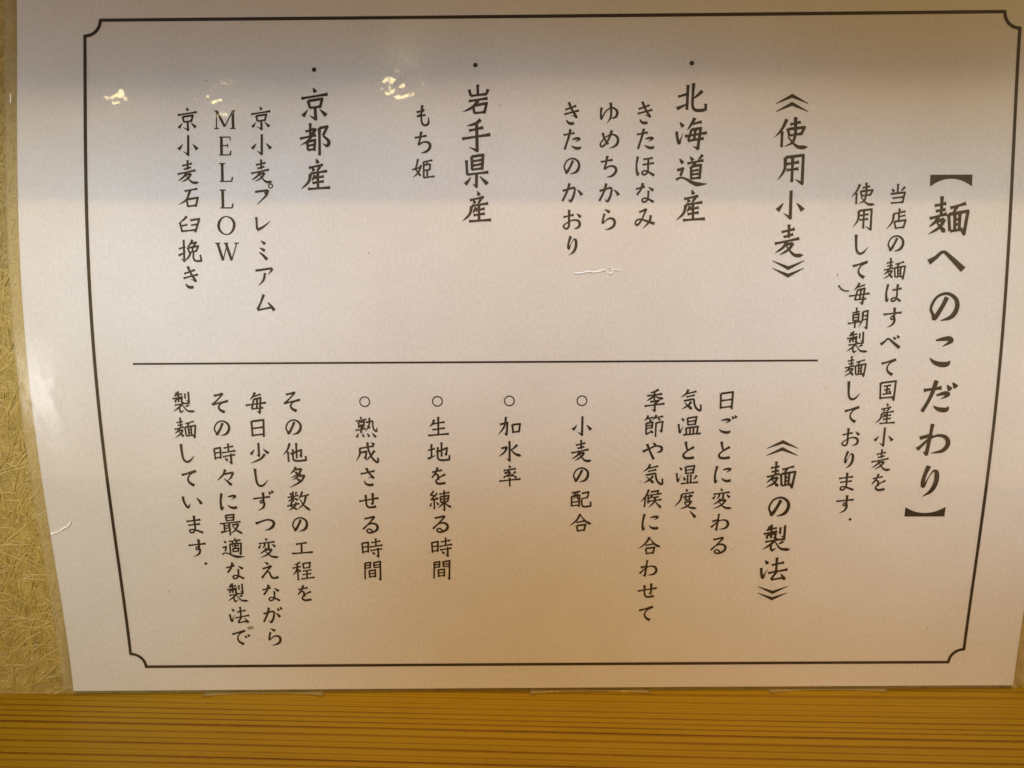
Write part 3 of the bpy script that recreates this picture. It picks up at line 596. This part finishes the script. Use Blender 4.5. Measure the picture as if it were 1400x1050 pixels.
def bracket_block(ink, cx, cy, w, thick_end, thick_mid, sgn):
    """the solid bracket of the title: a bar with an arched inner edge"""
    xs = np.linspace(-w / 2, w / 2, 25)
    for a, b in zip(xs[:-1], xs[1:]):
        f = lambda x: thick_mid + (thick_end - thick_mid) * abs(x / (w / 2)) ** 2.1
        ink.poly([(cx + a, cy), (cx + b, cy), (cx + b, cy + sgn * f(b)), (cx + a, cy + sgn * f(a))])
def chevrons(ink, cx, cy, w, rise, gap, sgn, t=1.15):
    for k in (0, 1):
        y = cy + sgn * k * gap
        for s in (-1, 1):
            ink.poly([(cx, y), (cx, y + sgn * t), (cx + s * w / 2, y + sgn * (rise + 0.22)), (cx + s * w / 2, y + sgn * rise)])
def ring(ink, cx, cy, rad):
    A = np.linspace(0, 2 * math.pi, 33); ink.ribbon(np.stack([cx + rad * np.cos(A), cy + rad * np.sin(A)], -1), [0.36] * 33, True)

# every column of writing: (letters, u of the column, v of the first letter, pitch, letter size)
COLUMNS = [
    ("麺へのこだわり", 262.6, 64.15, 12.924, 12.7), ("当店の麺はすべて国産小麦を", 247.78, 58.0, 7.002, 7.1),
    ("使用して毎朝製麺しております", 238.02, 58.09, 6.986, 7.1), ("使用小麦", 217.33, 41.04, 9.97, 9.8),
    ("北海道産", 189.24, 31.13, 9.993, 9.8), ("きたほなみ", 176.23, 35.22, 7.406, 7.1), ("ゆめちから", 166.03, 35.35, 7.381, 7.1),
    ("きたのかおり", 155.63, 35.29, 7.379, 7.1), ("岩手県産", 128.74, 31.27, 9.973, 9.8), ("もち姫", 113.74, 35.78, 7.396, 7.1),
    ("京都産", 83.5, 32.33, 9.84, 9.8), ("京小麦プレミアム", 68.38, 36.26, 7.375, 7.1), ("MELLOW", 58.24, 36.65, 7.388, 7.1),
    ("京小麦石臼挽き", 47.76, 36.41, 7.363, 7.1), ("麺の製法", 218.38, 139.47, 10.113, 9.8),
    ("日ごとに変わる", 200.92, 116.75, 7.506, 7.2), ("気温と湿度", 190.36, 116.71, 7.499, 7.2),
    ("季節や気候に合わせて", 179.91, 116.59, 7.524, 7.2), ("○小麦の配合", 158.85, 116.69, 7.496, 7.2), ("○加水率", 137.75, 116.62, 7.511, 7.2),
    ("○生地を練る時間", 116.87, 116.62, 7.53, 7.2), ("○熟成させる時間", 95.83, 116.6, 7.548, 7.2),
    ("その他多数の工程を", 74.81, 116.51, 7.558, 7.2), ("毎日少しずつ変えながら", 64.4, 116.68, 7.511, 7.2),
    ("その時々に最適な製法で", 54.03, 116.74, 7.503, 7.2), ("製麺しています", 43.43, 116.43, 7.562, 7.2)]
for (txt, u, v0, pitch, em) in COLUMNS:
    ink = Ink(); name = "text_column"; lab = None
    for i, ch in enumerate(txt):
        if ch == "○": ring(ink, u, v0 + i * pitch, 1.42)
        else: ink.glyph(G[ch], u, v0 + i * pitch, em)
    if txt.startswith("麺へ"):
        bracket_block(ink, 262.8, 52.85, 11.9, 3.35, 1.15, 1); bracket_block(ink, 262.5, 152.95, 12.1, 3.1, 1.15, -1)
        name = "title_column"; lab = "large title column between two solid black brackets"
    if txt == "使用小麦":
        chevrons(ink, 217.45, 30.3, 9.0, 2.6, 2.2, 1); chevrons(ink, 217.35, 81.5, 9.1, 2.6, 2.1, -1)
        name = "heading_column"; lab = "upper heading between double chevron brackets"
    if txt == "麺の製法":
        chevrons(ink, 218.2, 128.8, 9.3, 2.5, 2.15, 1); chevrons(ink, 218.5, 180.4, 9.2, 2.5, 2.15, -1)
        name = "heading_column"; lab = "lower heading between double chevron brackets"
    if txt == "北海道産": ink.disc((189.25, 21.76), 0.68)
    if txt == "岩手県産": ink.disc((128.71, 21.86), 0.64)
    if txt == "京都産": ink.disc((83.46, 22.85), 0.66)
    if txt.startswith("使用して"): ink.disc((240.14, 153.74), 0.44)
    if txt.startswith("製麺し"): ink.disc((45.48, 166.89), 0.46)
    if txt == "気温と湿度": ink.glyph("d 38,36 64,66", 192.5, 151.7, 7.2)
    if txt == "MELLOW": lab = "column of six Roman capitals"
    o = ink.build(name, notice)
    if lab: o["label"] = lab

# creases with painted glints, and specks, in the lamination
def ridge(name, pts, wid, mat, hgt):
    P = catmull(np.array(pts), 5); n = len(P); T = np.gradient(P, axis=0); T /= np.linalg.norm(T, axis=1, keepdims=True)
    Nn = np.stack([-T[:, 1], T[:, 0]], -1); V = []; Fc = []
    for i in range(n):
        w = wid * (0.25 if i in (0, n - 1) else 0.7 + 0.5 * math.sin(i * 2.1) ** 2) / 2
        a, c = P[i] + Nn[i] * w, P[i] - Nn[i] * w
        V += [sheet(a[0], a[1], 0.165), sheet(P[i][0], P[i][1], 0.165 + hgt), sheet(c[0], c[1], 0.165)]
    for i in range(n - 1):
        q = 3 * i; Fc += [(q, q + 1, q + 4, q + 3), (q + 1, q + 2, q + 5, q + 4)]
    return mesh_obj(name, V, Fc, mat, notice, smooth_shade=True)
ridge("film_crease_glint", [(156.3, 79.9), (158.2, 79.95), (160.5, 79.5), (162, 79.7), (163.8, 79.4), (165, 79.0), (166.2, 80.1), (167.3, 79.9)], 0.42, CREASE, 0.08)
ridge("film_crease_glint", [(165.9, 78.2), (167.0, 79.0), (167.1, 79.9)], 0.3, CREASE, 0.08)
ridge("film_crease_glint", [(167.2, 79.1), (168.4, 79.05), (169.5, 79.3)], 0.32, CREASE, 0.08)
ridge("film_crease_glint", [(0.1, 156.8), (2.4, 156.2), (4.4, 154.9), (5.6, 154.4), (6.9, 152.7)], 0.55, CREASE, 0.1)
ridge("film_crease_glint", [(-1.75, 29.2), (-1.7, 30.4), (-1.75, 31.8)], 0.35, CREASE, 0.08)
MARK = mat_plain("dark_print_smudge", (0.05, 0.035, 0.025))
DUST = mat_plain("greenish_dust", (0.30, 0.27, 0.17))
ridge("print_smudge", [(231.8, 83.6), (232.8, 84.8), (233.9, 85.25), (235.0, 85.3)], 0.42, MARK, 0.01)
ridge("print_smudge", [(231.3, 80.6), (231.6, 80.9)], 0.3, MARK, 0.01)
ridge("dust_speck", [(56.2, 188.8), (57.2, 188.6), (58.2, 188.7)], 0.9, DUST, 0.02)
for (a, b) in ((176.3, 141.1), (135.2, 33.0), (229.5, 113.4), (53.2, 25.6), (205.0, 163.0), (98.0, 74.0), (267.5, 190.2), (33.0, 176.0)):
    ridge("dust_speck", [(a, b), (a + 0.25, b + 0.08), (a + 0.4, b)], 0.3, DUST, 0.02)

# ------------------------------------------------------------------ strips of clear tape that hold the foot of the notice
def tape(ua, ub, label):
    n = 40; V = []; Fc = []; us = np.linspace(ua, ub, n)
    for i, u in enumerate(us):
        e = abs(2 * i / (n - 1) - 1)
        reach = 0.05 + 2.5 * e ** 3.2                    # the lower edge pulls back in the middle
        curl = 0.55 * e ** 5
        foot = sheet(u, 211.0, -0.15); front = sheet(u, 211.3, 0.05)
        zl = LEDGE_Z + 0.00012
        V += [tuple(foot), tuple(front), (front[0], front[1] - 0.0003, zl + 0.00012), (front[0], front[1] - reach * MM * 0.6, zl + 0.00005),
              (front[0], front[1] - reach * MM, zl + curl * MM)]
    m = 5
    for i in range(n - 1):
        for j in range(m - 1): Fc.append((i * m + j, (i + 1) * m + j, (i + 1) * m + j + 1, i * m + j + 1))
    o = mesh_obj("clear_tape", V, Fc, TAPE, smooth_shade=True)
    so = o.modifiers.new("thickness", "SOLIDIFY"); so.thickness = 0.00003
    return tag(o, label, "tape", "strips of clear tape along the foot of the notice")
tape(144.0, 181.8, "clear tape strip below the lower text, middle one on the ledge")
tape(219.4, 257.0, "clear tape strip at the notice's foot below the title column")
tape(41.0, 78.8, "clear tape strip at the notice's foot near the fibre wallpaper")
